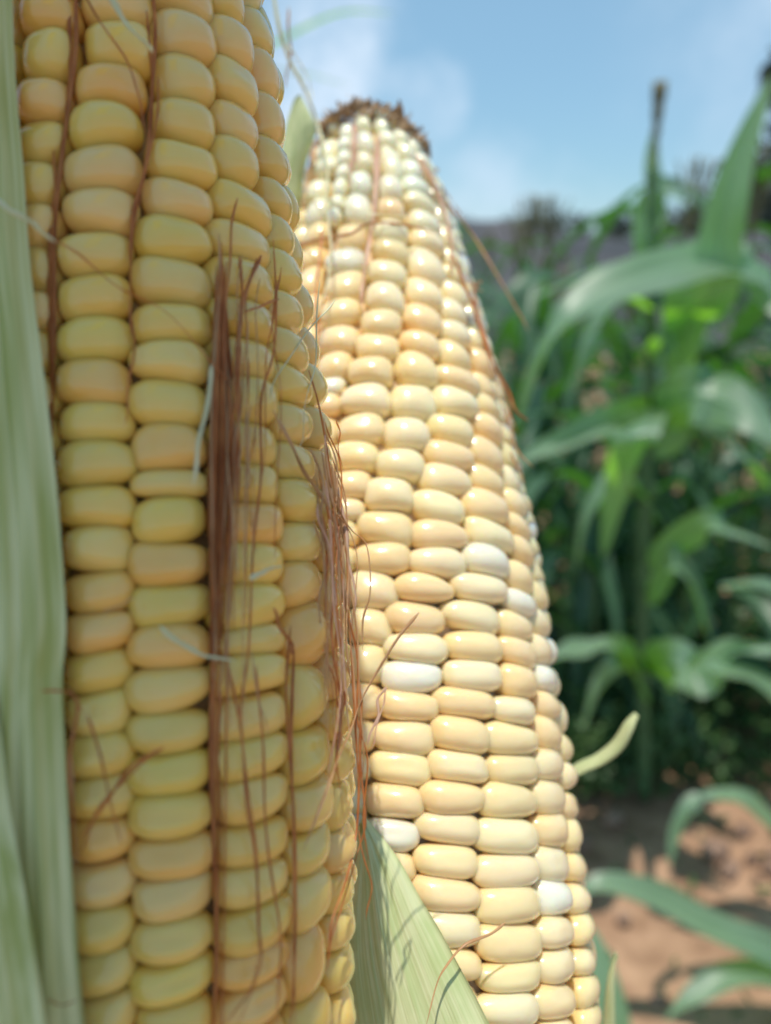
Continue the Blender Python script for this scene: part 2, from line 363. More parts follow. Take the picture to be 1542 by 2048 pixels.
# --- front cob
front = Cob([-190, -160, -110, 0, 500, 1000, 1500, 2000, 2400, 2700], [205, 208, 213, 225, 262, 305, 335, 352, 362, 370],
            [120, 215, 270, 315, 352, 385, 388, 376, 360, 350], 1300, .088, R(6))
right = Cob([272, 318, 420, 520, 640, 850, 1000, 1100, 1260, 1430, 1560, 1700, 1850, 2040, 2400, 2700],
            [728, 734, 742, 748, 755, 763, 768, 775, 788, 803, 815, 827, 840, 855, 875, 890],
            [74, 110, 152, 179, 207, 257, 285, 302, 317, 329, 337, 341, 350, 352, 345, 330], 1560, .138, R(18))

def col(x_pairs, ys, codes='', default='y'):
    """x_pairs: (x0,x1) per kernel; ys boundaries per kernel"""
    return [(x[0], x[1], y[0], y[1], c) for x, y, c in zip(x_pairs, ys, codes.ljust(len(ys), default))]
Z = [(28,150,-40,45,'o'),(30,145,45,138,'y'),(26,132,138,225,'o'),(20,127,225,310,'y'),(12,112,310,396,'y'),(5,108,396,481,'p'),(0,105,481,572,'y'),(-5,103,572,657,'p'),(-8,100,657,745,'y')]
Z += [(-5, 103+int(max(0, k)*.9), 745+k*86, 831+k*86, 'y') for k in range(0, 4)]
Z += [(0, 108+k*4, 1089+k*86, 1175+k*86, 'y') for k in range(0, 3)]
A = [(160,305,-70,25,'p'),(165,310,25,118,'y'),(147,290,112,198,'o'),(135,280,194,284,'g'),(122,278,277,368,'p'),(120,272,368,453,'p'),(108,262,453,538,'y'),(107,257,538,626,'y'),(105,260,626,715,'g'),(103,255,714,799,'o'),(110,262,799,880,'y'),(105,270,880,970,'y'),(110,262,970,1051,'y'),(118,262,1051,1141,'y'),(123,262,1141,1225,'o'),(128,262,1225,1301,'o'),(126,256,1301,1386,'y'),(126,256,1386,1473,'y'),(133,258,1473,1556,'y'),(138,262,1556,1644,'y'),(146,265,1644,1730,'o'),(150,262,1730,1818,'p'),(156,260,1818,1906,'y'),(166,263,1906,1997,'y'),(174,268,1997,2085,'y')]
B = [(300,432,-90,5,'p'),(312,437,8,100,'p'),(315,438,98,190,'y'),(310,436,186,275,'y'),(303,433,268,350,'y'),(290,432,345,425,'p'),(276,422,422,503,'g'),(267,428,503,596,'y'),(267,428,596,679,'y'),(267,418,679,757,'y'),(262,416,757,845,'y'),(262,416,845,937,'o'),(268,414,939,990,'y'),(262,416,992,1080,'g'),(258,416,1082,1166,'o'),(260,422,1166,1252,'g'),(255,422,1252,1336,'o'),(252,425,1336,1425,'y'),(255,420,1425,1508,'y'),(252,420,1508,1592,'g'),(258,425,1592,1677,'g'),(263,425,1677,1762,'o'),(265,425,1762,1846,'p'),(263,425,1846,1932,'y'),(263,425,1932,2014,'g'),(272,425,2014,2100,'y')]
C = [(422,520,-60,30,'y'),(430,525,30,118,'p'),(437,535,118,198,'y'),(440,540,198,278,'p'),(435,544,278,357,'y'),(430,547,357,433,'y'),(430,547,433,508,'y'),(430,550,508,592,'y'),(432,552,592,662,'y'),(432,556,662,748,'y'),(430,558,748,836,'y'),(430,560,836,920,'y'),(430,565,920,1000,'y'),(430,570,1000,1082,'o'),(430,571,1082,1166,'g'),(430,577,1166,1255,'g'),(430,575,1255,1312,'y'),(430,577,1312,1390,'y'),(432,577,1390,1478,'y'),(432,579,1478,1563,'g'),(438,582,1563,1650,'y'),(436,581,1650,1735,'y'),(436,583,1735,1820,'y'),(436,583,1820,1905,'y'),(437,581,1905,1985,'o'),(436,580,1985,2068,'o')]
D = [(500,545,-80,15,'y'),(515,548,15,105,'y'),(528,573,105,203,'p'),(536,586,203,288,'p'),(541,595,288,360,'y'),(547,604,360,430,'y'),(546,608,430,503,'y'),(548,615,503,580,'g'),(552,622,580,657,'y'),(552,632,657,732,'y'),(554,635,732,802,'y'),(557,640,802,880,'y'),(562,645,880,955,'y'),(567,648,955,1037,'y'),(571,652,1037,1118,'y'),(572,659,1118,1206,'o'),(576,659,1206,1318,'o'),(582,660,1345,1462,'g'),(583,671,1462,1560,'g'),(586,676,1560,1658,'y'),(586,678,1658,1750,'y'),(583,671,1750,1850,'y'),(576,672,1874,2010,'o'),(580,678,2010,2110,'y')]
E = [(560,600,60+0,150,'y'),(590,612,190,270,'y'),(602,625,330,410,'y')]
E = []
yy = 40
while yy < 2060:
    xr = np.interp(yy, [0, 500, 1000, 1500, 2000], [545, 617, 690, 722, 722]); xl = np.interp(yy, [0, 500, 1000, 1400, 2000], [540, 605, 648, 664, 674])
    E.append((xl, xr, yy, yy+86+random.randint(-6, 8), 'yyopy'[random.randrange(5)])); yy = E[-1][3]
def fy(): return random.choice('yyygop')
def fc(): return random.choice('ccccclkw')
front_low = front.inv(340, 1380)[1]
corn_front = thing('corn_cob', front.Qs[0], 'large shaded ear of yellow corn in front, brown silk between its rows, husk left', 'corn cob')
kf = build_cob(front, corn_front, [Z, A, B, C, D, E], M['kernel_yellow'], fy, .345, 1000, .0048, [0, 0, 0, 0, 0, 0])
cob_core(front, corn_front, M['cob_y'], .0040)

# --- right cob, boxes read in three enlargements
def z2(b, code='c'): return (b[0]/2.57+500, b[1]/2.57+500, b[2]/2.57+100, b[3]/2.57+100, code)
def z5(b, code='c'): return (b[0]/2.57+600, b[1]/2.57+600, b[2]/2.57+650, b[3]/2.57+650, code)
def z6(b, code='c'): return (b[0]/2.203+600, b[1]/2.203+600, b[2]/2.203+1348, b[3]/2.203+1348, code)
ra = [z2((345,470,320,400),'w'),z2((350,490,430,520),'l'),z2((335,460,530,620),'l'),z2((290,420,612,722),'l'),z2((265,440,735,862),'l'),z2((255,400,862,985),'c'),z2((225,365,985,1100),'c'),z2((200,375,1100,1240),'c'),z2((185,355,1245,1380),'c'),z2((160,350,1385,1510),'k')]
rb = [z2((530,640,395,500),'w'),z2((520,640,508,598),'l'),z2((500,630,600,712),'w'),z2((470,630,715,850),'w'),z2((430,600,868,1000),'c'),z2((370,590,1000,1114),'w'),z2((375,582,1114,1250),'c'),z2((350,562,1252,1385),'c'),z2((330,552,1385,1530),'c'),z5((75,252,115,258),'c'),z5((40,212,258,345),'w'),z5((20,195,345,450),'k'),z5((0,175,450,600),'c'),z5((0,185,600,740),'c'),z5((20,215,740,880),'c'),z5((40,240,880,1000),'k'),z5((50,270,1000,1130),'c'),z5((40,250,1130,1290),'c'),z5((20,240,1290,1450),'c')]
rc = [z2((675,790,470,620),'l'),z2((660,795,625,742),'l'),z2((645,805,742,850),'c'),z2((635,825,850,950),'l'),z2((625,830,950,1055),'c'),z2((600,812,1050,1170),'l'),z2((585,805,1175,1315),'l'),z2((562,788,1318,1435),'c'),z5((280,515,25,152),'c'),z5((232,480,152,285),'c'),z5((190,470,285,433),'l'),z5((172,437,433,575),'c'),z5((160,400,575,730),'c'),z5((170,365,730,878),'c'),z5((190,318,878,1000),'c'),z5((180,290,1000,1120),'k'),z5((160,275,1120,1260),'c'),z5((120,262,1260,1440),'k')]
rc += [z5((90,270,1440,1600),'c'),z5((60,250,1600,1760),'c')]
rd = [z2((800,905,560,640),'w'),z2((800,915,640,722),'w'),z2((812,945,722,805),'l'),z2((820,985,805,900),'l'),z2((828,1010,900,1003),'l'),z2((832,1010,1003,1153),'l'),z2((815,1002,1155,1287),'c'),z2((800,1000,1287,1417),'c'),z2((785,992,1417,1530),'c'),z5((495,730,140,280),'c'),z5((470,717,282,452),'l'),z5((432,684,455,620),'l'),z5((382,654,622,778),'l'),z5((318,594,775,942),'l'),z5((288,584,942,1108),'c'),z5((275,567,1110,1262),'c'),z5((240,499,1265,1450),'c'),z5((225,467,1455,1640),'c'),z5((190,442,1645,1799),'c'),z6((100,355,50,190),'c'),z6((80,320,190,340),'k'),z6((60,300,340,480),'c'),z6((50,280,480,640),'c')]
re_ = [z2((905,990,640,720),'l'),z2((940,1030,725,810),'l'),z2((975,1050,812,900),'l'),z2((1000,1075,905,1005),'l'),z2((1015,1100,1015,1108),'l'),z2((1012,1118,1108,1185),'c'),z2((1008,1138,1187,1290),'l'),z2((1000,1148,1290,1385),'l'),z2((1000,1168,1385,1485),'l'),z5((738,925,78,200),'c'),z5((720,925,202,310),'c'),z5((712,925,312,440),'l'),z5((675,918,440,580),'c'),z5((655,908,580,705),'c'),z5((635,894,708,850),'c'),z5((585,860,845,995),'l'),z5((573,881,995,1130),'k'),z5((568,863,1135,1290),'l'),z5((497,788,1270,1410),'k'),z5((440,751,1412,1572),'k'),z5((437,758,1578,1728),'l'),z6((355,628,-58,70),'w'),z6((345,608,75,200),'k'),z6((315,596,205,345),'c'),z6((298,580,345,490),'c'),z6((275,549,492,640),'k'),z6((270,523,645,778),'w'),z6((250,506,780,920),'c'),z6((250,505,920,1060),'c')]
rf = [z5((905,985,-50,50),'l'),z5((915,1000,50,140),'l'),z5((922,1012,140,245),'c'),z5((930,1032,248,358),'k'),z5((925,1048,360,462),'c'),z5((925,1068,462,580),'c'),z5((905,1082,582,715),'k'),z5((900,1092,718,845),'c'),z5((862,1082,848,995),'k'),z5((870,1118,998,1128),'l'),z5((860,1092,1130,1272),'w'),z5((800,1077,1275,1405),'l'),z5((755,1042,1405,1560),'l'),z5((760,1063,1565,1718),'c'),z6((645,905,-62,60),'l'),z6((602,874,62,190),'k'),z6((582,856,192,336),'c'),z6((572,846,340,475),'c'),z6((540,826,477,615),'c'),z6((518,801,617,753),'c'),z6((503,798,756,900),'c'),z6((500,801,903,1058),'k'),z6((500,810,1062,1220),'l'),z6((510,803,1222,1368),'k'),z6((500,790,1370,1520),'c')]
rg = [z5((1000,1050,300,400),'c'),z5((1020,1070,400,500),'c'),z5((1040,1095,500,600),'c'),z5((1050,1112,602,712),'c'),z5((1065,1148,715,840),'l'),z5((1085,1173,842,958),'c'),z5((1090,1190,960,1078),'c'),z5((1100,1212,1082,1210),'c'),z5((1085,1222,1212,1360),'c'),z5((1075,1226,1362,1470),'w'),z5((1045,1222,1472,1600),'k'),z5((1065,1247,1602,1742),'k'),z6((905,1084,-45,92),'k'),z6((868,1081,95,215),'l'),z6((835,1056,217,348),'c'),z6((850,1074,350,490),'c'),z6((815,1059,492,640),'c'),z6((790,1063,642,793),'l'),z6((785,1074,795,945),'c'),z6((790,1086,948,1110),'c'),z6((795,1088,1112,1275),'c'),z6((800,1081,1277,1418),'c'),z6((780,1060,1420,1570),'l')]
rh = [z5((1195,1225,1200,1310),'c'),z5((1200,1249,1312,1445),'c'),z5((1208,1284,1450,1592),'c'),z5((1205,1310,1595,1742),'c'),z6((1060,1148,-35,75),'w'),z6((1070,1166,78,190),'k'),z6((1060,1176,192,332),'c'),z6((1050,1198,335,465),'c'),z6((1055,1201,467,612),'c'),z6((1055,1207,614,758),'k'),z6((1055,1229,760,912),'l'),z6((1070,1241,914,1072),'w'),z6((1065,1256,1074,1205),'c'),z6((1075,1257,1207,1370),'c'),z6((1050,1261,1372,1530),'c')]
ri = [z6((1165,1192,270,385),'c'),z6((1180,1218,390,515),'c'),z6((1180,1240,518,642),'c'),z6((1198,1256,645,782),'c'),z6((1215,1279,785,922),'c'),z6((1228,1292,925,1058),'c'),z6((1243,1309,1060,1202),'c'),z6((1250,1314,1204,1342),'c'),z6((1255,1332,1345,1472),'c'),z6((1262,1335,1475,1600),'c')]
corn_right = thing('corn_cob', right.Qs[0], 'sunlit ear of pale cream corn behind the yellow one, with a brown dried tip', 'corn cob')
kr = build_cob(right, corn_right, [ra, rb, rc, rd, re_, rf, rg, rh, ri], M['kernel_cream'], fc, .315, 5000, .0058,
               [-.05, -.1, -.12, -.15, -.18, -.22, -.2, -.15, -.1],
               [z2(b, 'v') for b in [(455,535,370,440),(440,530,440,510),(438,520,510,580),(430,510,580,655),(420,490,655,735),(405,475,735,810),(395,455,810,880)]])
cob_core(right, corn_right, M['cob_c'], .0042)

# --- dried brown tip of the right cob: small torn bracts
def shreds(cob, root, n):
    V = []; Fc = []; b = 0
    for i in range(n):
        th = random.uniform(0, 6.28); rr = math.sqrt(random.random()); t = cob.L-.001-random.random()**2*.004-.007*max(0, math.sin(th+.1))*random.random()**.5
        base_ = cob.q(np.array(t))+(math.cos(th)*cob.N0+math.sin(th)*cob.S)*cob.rad(t)*(rr if random.random() < .6 else 1)*1.02
        d = nrm(cob.A*random.uniform(.2, 1)+(math.cos(th)*cob.N0+math.sin(th)*cob.S)*random.uniform(-.3, 1.0)+rng.normal(0, .8, 3))
        s = nrm(np.cross(d, rng.normal(0, 1, 3))); L_ = random.uniform(.0012, .0042)*random.uniform(.45, 1); w_ = random.uniform(.0004, .0014); c = nrm(np.cross(d, s))
        k = 4
        for j in range(k+1):
            f = j/k; p = base_+d*L_*f+c*L_*.35*f*f*random.uniform(-1, 1.4); ww = w_*(1-f**1.5)*random.uniform(.7, 1.2)+.00006
            V += [p-s*ww, p+s*ww, p+c*.00015]
        for j in range(k):
            a = b+j*3; Fc += [(a, a+1, a+4, a+3), (a+1, a+2, a+5, a+4), (a+2, a, a+3, a+5)]
        b += 3*(k+1)
    return mesh_obj('dried_tip', V, Fc, M['tuft'], root, smooth=False)
shreds(right, corn_right, 850)

# ------------------------------------------------------------------ husks
def PP(l): return [P(*q) for q in l]
def husk(root, left, right_, m, nu=40, nv=70, **k):
    V, Fc, U = sheet(PP(left), PP(right_), nu, nv, **k); o = mesh_obj('husk', V, Fc, m, root, uvs=U); return o
eA = [(18,-150),(22,-80),(25,0),(30,150),(45,330),(58,520),(80,700),(105,900),(122,1080),(133,1250),(127,1350),(130,1450),(140,1650),(150,1800),(161,1950),(172,2080),(190,2300),(200,2600)]
def fd(x, y, o): return proj(front.surf(x, max(-120, min(2500, y)), o))[2]
husk(corn_front, [(-110, y, fd(-60, y, .002)) for x, y in eA], [(x, y, fd(x, y, .0012)) for x, y in eA], M['husk'], bulge=.0035, ridge=.00035, rfreq=5, thick=.0005, seed=3)
eB = [(-60,1080),(-25,1300),(5,1480),(22,1620),(46,1750),(66,1880),(92,2048),(120,2300),(150,2600)]
husk(corn_front, [(-130, y, fd(-60, y, .0060)) for x, y in eB], [(x, y, fd(x, y, .0060)) for x, y in eB], M['husk'], bulge=.003, ridge=.00015, rfreq=3, thick=.0005, seed=8)
# pale husk lying over the lower left of the right cob
def rsurf(px, py, off): return proj(right.surf(px, py, off))[2]
hr = [(728,1632,.0015),(760,1668,.0018),(800,1722,.002),(840,1795,.002),(880,1862,.002),(925,1945,.0022),(965,2020,.0025),(1000,2100,.003),(1060,2300,.004)]
hl = [(724,1634,.001),(700,1700,.001),(670,1780,.001),(640,1860,.001),(620,1950,.001),(610,2040,.001),(600,2120,.001),(590,2200,.001),(580,2360,.001)]
husk(corn_right, [(x, y, rsurf(x, y, o)) for x, y, o in hl], [(x, y, rsurf(x, y, o)) for x, y, o in hr], M['husk_pale'], bulge=.0022, ridge=.00022, rfreq=4, thick=.0004, seed=5)
# small husk tip seen between the ears near the top
tag(husk(corn_right, [(583,215,.163),(570,260,.163),(560,330,.163),(560,420,.163),(565,600,.163)], [(600,188,.165),(625,235,.165),(632,262,.166),(612,330,.167),(600,420,.167)], M['husk_pale'], nu=14, nv=24, bulge=.001, ridge=.0002, thick=.0003, seed=6))
# curled husk tip out to the right, behind the cob
husk(corn_right, [(1080,1575,.163),(1150,1528,.160),(1190,1508,.158),(1225,1480,.156),(1248,1445,.155),(1268,1424,.155)], [(1090,1600,.162),(1158,1550,.158),(1205,1530,.156),(1243,1502,.155),(1264,1465,.154),(1274,1428,.155)], M['husk_pale'], nu=12, nv=40, bulge=.002, ridge=.0001, thick=.0004, seed=9)
husk(corn_right, [(1190,2260,.141),(1198,2140,.141),(1206,2040,.141),(1214,1960,.141),(1229,1905,.142)], [(1240,2260,.140),(1236,2140,.140),(1231,2040,.140),(1230,1960,.141),(1232,1904,.142)], M['husk_pale'], nu=10, nv=30, bulge=.001, ridge=.0001, thick=.0004, seed=10)
# unseen sheet added above the front ear to keep the sun off it
def shade_sheet_edges():
    zt = front.Qs[-1][2]+.075
    def up(px, py, d, dz=0): p = P(px, py, d); return p+SUN*((zt+dz-p[2])/SUN[2])
    Lc = [up(-430,2750,.060), up(-420,2300,.062), up(-330,1700,.060), up(-300,1100,.060), up(-260,500,.062), up(-240,0,.064), up(-200,-330,.072)]
    Rc = [up(640,2850,.078), up(670,2500,.080), up(690,2000,.082), up(690,1400,.086), up(655,800,.088), up(600,250,.092), up(520,-150,.098)]
    return Lc, Rc
Lc, Rc = shade_sheet_edges()
SHADE_SHEET = sheet(Lc, Rc, 30, 50, bulge=.006, ridge=.0004, rfreq=4, thick=.0005, seed=12, bdir=np.array([0, 0, 1.0]))


# ------------------------------------------------------------------ silk
def strand(root, cob, pts, m, wpx=5, off=.0008, n=60, wig=2.0, taper=True, offs=None):
    """pts in picture pixels; the strand lies off metres above the kernels of cob"""
    c = catmull(np.array(pts, float), n)
    r = random.Random(int(pts[0][0]*7+pts[0][1]*3+len(pts))); p1, p2 = r.uniform(0, 6), r.uniform(0, 6)
    c[:, 0] += wig*np.sin(np.linspace(0, r.uniform(7, 14), n)+p1)
    o = np.interp(np.linspace(0, 1, n), np.linspace(0, 1, len(offs)), offs) if offs else np.full(n, off)
    W = []; sub = range(0, n, 3); ds = [proj(cob.surf(c[i, 0], c[i, 1], float(o[i])))[2] for i in sub]
    dd = np.interp(range(n), list(sub), ds); dd = np.convolve(np.pad(dd, 3, mode='edge'), np.ones(7)/7, 'valid')
    W = np.array([P(c[i, 0], c[i, 1], dd[i]) for i in range(n)])
    rad = wpx/2/F*dd; f = np.linspace(0, 1, n)
    rad = rad*(1+.12*np.sin(f*23+p2))
    if taper: rad = rad*np.clip(np.minimum(f*12+.35, (1-f)*8+.2), .2, 1)
    V, Fc = tube(W, rad, 7, .45, twist=r.uniform(-3, 3)); return mesh_obj('silk_strand', V, Fc, M[m], root)
r_ = random.Random(3)
# thick brown bundle down the groove between the two middle rows
for i in range(38):
    x = r_.uniform(414, 466); y0 = 425+abs(x-438)*9+r_.uniform(0, 120); y1 = 1120+r_.uniform(0, 300)
    if i in (3, 21): y1 = 2070
    xm = 440+(x-440)*.8+r_.uniform(-6, 6); xe = 430+(x-430)*.45
    dx = r_.choice([0, 4, 8, 16]) if x > 440 else r_.uniform(-3, 5)
    strand(corn_front, front, [(438+(x-438)*.35+dx, y0), (xm+3, y0+(y1-y0)*.3), (xm+r_.uniform(-4, 4), y0+(y1-y0)*.6), (xe+r_.uniform(-5, 5), y1-60), (xe+r_.uniform(-5, 8), y1)], 'silk_brown' if i % 5 else 'silk_gold', r_.uniform(2.5, 6), r_.uniform(-.0016, .0007), 60, r_.uniform(1, 4))
for i in range(12):
    x = r_.uniform(470, 560); y0 = r_.uniform(480, 900); y1 = y0+r_.uniform(250, 800)
    strand(corn_front, front, [(x, y0), (x-10, y0+120), (x+r_.uniform(-25, 5), (y0+y1)/2), (x+r_.uniform(-30, 0), y1)], r_.choice(['silk_brown', 'silk_gold']), r_.uniform(2.5, 4), r_.uniform(.0006, .0018), 50, 4)
for i in range(16):
    x = r_.uniform(640, 690); y0 = r_.uniform(820, 1050); y1 = min(1580, y0+r_.uniform(250, 750)); 
    strand(corn_front, front, [(x-15, y0), (x+5, y0+100), (x+r_.uniform(0, 30), (y0+y1)/2), (x+r_.uniform(5, 40), y1)], r_.choice(['silk_gold', 'silk_gold', 'silk_pink', 'silk_brown']), r_.uniform(2.5, 5), r_.uniform(.0006, .003), 50, 6)
S1 = [
 ([(150,-30),(147,120),(128,300),(108,480),(104,700),(104,920)], 'silk_brown', 12, -.0012), ([(140,-20),(140,120),(122,300),(100,500),(98,760),(106,960)], 'silk_brown', 10, -.0014),
 ([(110,300),(108,440),(100,620),(108,820)], 'silk_brown', 8, -.001),
 ([(302,-30),(312,90),(302,230),(288,330),(268,430),(262,560)], 'silk_brown', 9, -.0008), ([(295,20),(306,150),(298,280),(275,400),(265,520),(262,700)], 'silk_brown', 8, -.001),
 ([(314,150),(310,260),(285,380),(272,420)], 'silk_brown', 5, .0004),
 ([(165,-20),(195,40),(255,120),(275,180),(285,260)], 'silk_brown', 5, .0012),
 ([(212,-15),(250,40),(285,82),(306,104)], 'silk_pale_sunlit', 16, .005),  # sunlit fleck put into the silk colour
 ([(-15,396),(30,425),(75,455),(110,485)], 'silk_pale_sunlit', 13, .006),  # sun on the strand given by pale colour and extra width
 ([(105,480),(160,510),(240,575),(330,625),(420,720),(470,770)], 'silk_brown', 5, .0012),
 ([(262,600),(266,700),(256,790),(250,850)], 'silk_brown', 6, .0),
 ([(420,730),(412,830),(395,900),(385,970)], 'silk_pale_sunlit', 11, .004),  # pale colour stands in for sunlight on this strand
 ([(475,395),(462,480),(452,600),(450,760)], 'silk_brown', 6, .001), ([(482,510),(480,620),(470,760),(462,900)], 'silk_brown', 8, .0009), ([(520,510),(500,560),(484,640),(474,800),(470,1000)], 'silk_brown', 9, .001), ([(512,515),(495,600),(488,700),(480,860)], 'silk_brown', 6, .0008),
 ([(560,598),(520,612),(490,625)], 'silk_brown', 6, .0016),
 ([(552,560),(545,700),(520,800),(522,950),(508,1100),(500,1300),(485,1420),(495,1560),(512,1700),(515,1850),(518,1930),(470,2060)], 'silk_brown', 6, .0012),
 ([(545,480),(548,620),(535,720),(528,900),(515,1000),(505,1160)], 'silk_brown', 5, .0012),
 ([(460,1330),(480,1450),(490,1600),(510,1700),(520,1820),(505,1960),(440,2060)], 'silk_brown', 7, .001),
 ([(515,1330),(522,1460),(530,1600),(545,1760),(560,1900),(555,2060)], 'silk_brown', 6, .0012), ([(500,1300),(520,1400),(528,1440),(538,1480)], 'silk_gold', 4, .002),
 ([(587,1300),(585,1500),(590,1700),(588,1900),(582,2060)], 'silk_brown', 9, -.0004), ([(580,1250),(575,1400),(582,1600),(590,1850),(590,2060)], 'silk_brown', 6, .0),
 ([(425,1340),(430,1500),(428,1700),(432,1900),(428,2060)], 'silk_brown', 9, -.0008), ([(420,1300),(424,1560),(432,1800),(430,2060)], 'silk_brown', 8, -.0012), ([(436,1300),(440,1500),(436,1760),(438,2060)], 'silk_brown', 7, -.001),
 ([(325,1495),(270,1530),(220,1590),(150,1690)], 'silk_brown', 9, .0018), ([(320,1500),(262,1545),(205,1610),(155,1715)], 'silk_brown', 6, .0014), ([(178,1430),(200,1520),(225,1610),(240,1690)], 'silk_brown', 8, .0016), ([(155,1395),(145,1480),(138,1560),(146,1650)], 'silk_brown', 8, .0014), ([(82,1382),(120,1382),(150,1392),(160,1425)], 'silk_brown', 6, .003),
 ([(150,1440),(142,1540),(150,1640),(150,1760)], 'silk_gold', 6, .001),
 ([(318,1252),(360,1285),(400,1308),(450,1318),(470,1322)], 'silk_pale_sunlit', 12, .003), ([(205,1225),(240,1210),(270,1195)], 'silk_gold', 4, .0015),
 ([(502,1158),(530,1142),(565,1132)], 'silk_pale_sunlit', 15, .004), ([(545,1215),(560,1250),(582,1290),(588,1310)], 'silk_brown', 8, .0014),  # the pale one is a sun fleck painted as light silk
 ([(0,1530),(20,1590),(30,1620)], 'silk_brown', 5, .004), ([(80,1920),(90,1990),(120,2010),(160,2000)], 'silk_gold', 5, .003),
 # right edge of the front ear
 ([(668,600),(620,660),(560,740),(540,800)], 'silk_pale_sunlit', 5, .0015), ([(640,560),(632,700),(618,780),(605,860),(600,900)], 'silk_pale_sunlit', 4, .0016),
 ([(548,820),(590,900),(620,960),(650,1010),(690,1050),(715,1120),(708,1240),(700,1340)], 'silk_gold', 6, .0018), ([(560,840),(600,930),(640,985),(670,1060),(690,1150)], 'silk_gold', 8, .0014),
 ([(620,740),(635,800),(648,880),(660,960),(668,1050),(672,1200),(676,1330),(672,1500),(685,1640)], 'silk_brown', 5, .001),
 ([(652,880),(660,960),(676,1020),(700,1060),(730,1085),(742,1130),(742,1190),(725,1240),(722,1300)], 'silk_gold', 6, .003), ([(645,900),(660,1000),(685,1080),(700,1160),(718,1280),(720,1400),(725,1500),(718,1600)], 'silk_gold', 7, .0022),
 ([(650,1000),(662,1080),(668,1180),(665,1300),(680,1420),(672,1560)], 'silk_brown', 7, .001), ([(668,980),(682,1090),(688,1200),(708,1290),(714,1350),(716,1440),(738,1520),(728,1640),(735,1720)], 'silk_brown', 5, .0022), ([(640,1020),(655,1120),(652,1260),(655,1330)], 'silk_brown', 8, .0006),
 ([(835,1225),(800,1270),(765,1330),(725,1400),(700,1460),(672,1520),(650,1590),(610,1700)], 'silk_gold', 9, .004), ([(676,840),(678,880),(682,940)], 'silk_brown', 4, .004),
 ([(770,1372),(758,1400),(752,1440),(735,1490)], 'silk_pink', 6, .004), ([(776,1374),(764,1410),(754,1460),(740,1500)], 'silk_pink', 4, .004),
 ([(728,1400),(720,1520),(728,1640),(718,1700),(690,1800),(660,1880),(652,1940)], 'silk_brown', 7, .0018), ([(716,1360),(722,1500),(716,1640),(690,1760),(668,1840),(655,1900)], 'silk_brown', 6, .0018), ([(718,1660),(735,1740),(742,1790),(732,1840)], 'silk_brown', 3.5, .003),
 ([(690,1380),(680,1460),(672,1550)], 'silk_brown', 6, .001), ([(655,1320),(680,1420),(662,1520)], 'silk_brown', 5, .001),
 ([(675,960),(690,1060),(704,1150),(712,1230)], 'silk_pink', 9, .002), ([(662,930),(680,1020),(692,1120),(694,1260),(704,1380)], 'silk_gold', 10, .0018), ([(655,940),(672,1040),(678,1160),(684,1300),(700,1420)], 'silk_gold', 8, .001), ([(648,960),(664,1080),(672,1220),(690,1340),(700,1480)], 'silk_pink', 7, .0012),
]
for pts, m, wpx, off in S1: strand(corn_front, front, pts, m, wpx*.8, off, wig=3)
# loose pale strands between the ears near the top
S2 = [
 ([(545,-30),(560,60),(578,120),(610,180),(640,260),(655,340),(650,420)], 'silk_pale_sunlit', 9, .01), ([(576,14),(578,60),(580,110),(572,160),(568,175)], 'silk_gold', 6, .01), ([(572,90),(590,110),(612,150),(628,200)], 'silk_pale_sunlit', 5, .01),
 ([(590,390),(640,395),(700,415),(740,428),(790,432),(830,436)], 'silk_pale_sunlit', 6, .002),
 ([(490,560),(530,520),(590,492),(650,476),(700,468),(735,448),(780,446),(830,455),(870,466)], 'silk_gold', 8, .003),
 ([(642,452),(640,520),(632,600),(636,680)], 'silk_brown', 6, .004), ([(652,400),(660,470),(660,520),(645,600),(620,650),(590,700)], 'silk_pale_sunlit', 6, .006),
 ([(630,280),(620,330),(612,380),(604,420)], 'silk_gold', 8, .001),
 ([(712,250),(705,300),(700,340)], 'silk_pink', 13, .0006), ([(704,250),(712,290),(702,350),(698,380)], 'silk_pink', 8, .0008),
 ([(760,265),(752,320),(750,380),(745,440),(735,500),(728,560),(722,620)], 'silk_pink', 11, .0006), ([(755,280),(758,340),(748,420),(732,520),(720,610)], 'silk_pink', 7, .0008),
 ([(830,310),(860,350),(880,400),(900,470),(905,540)], 'silk_pink', 8, .0008), ([(842,320),(875,380),(892,440),(903,500),(900,560)], 'silk_gold', 6, .001),
 ([(840,330),(880,390),(930,450),(970,510),(1010,575),(1040,630),(1056,662)], 'silk_gold', 9, .001), ([(842,318),(868,352),(905,405),(940,455)], 'silk_gold', 4, .001),
 ([(900,500),(930,570),(960,650),(985,720),(1015,780),(1030,820),(1058,842)], 'silk_brown', 6, .001), ([(945,575),(965,660),(990,730),(1015,800),(1020,850),(1035,900),(1068,935)], 'silk_gold', 7, .001), ([(950,600),(975,690),(1000,760),(1020,820),(1035,870)], 'silk_brown', 5, .0014), ([(955,560),(948,620),(968,690),(995,770),(1010,830),(1030,870)], 'silk_brown', 4, .001),
 ([(1020,905),(1035,935),(1050,970)], 'silk_gold', 6, .0008), ([(932,545),(945,575),(968,582)], 'silk_pink', 4, .002), ([(938,565),(955,572),(962,560)], 'silk_brown', 4, .002),
 ([(1012,1845),(980,1868),(930,1890),(895,1930),(872,1970),(850,2060)], 'silk_gold', 7, .0045),
]
for pts, m, wpx, off in S2: strand(corn_right, right, pts, m, wpx*.8, off, wig=1.2)
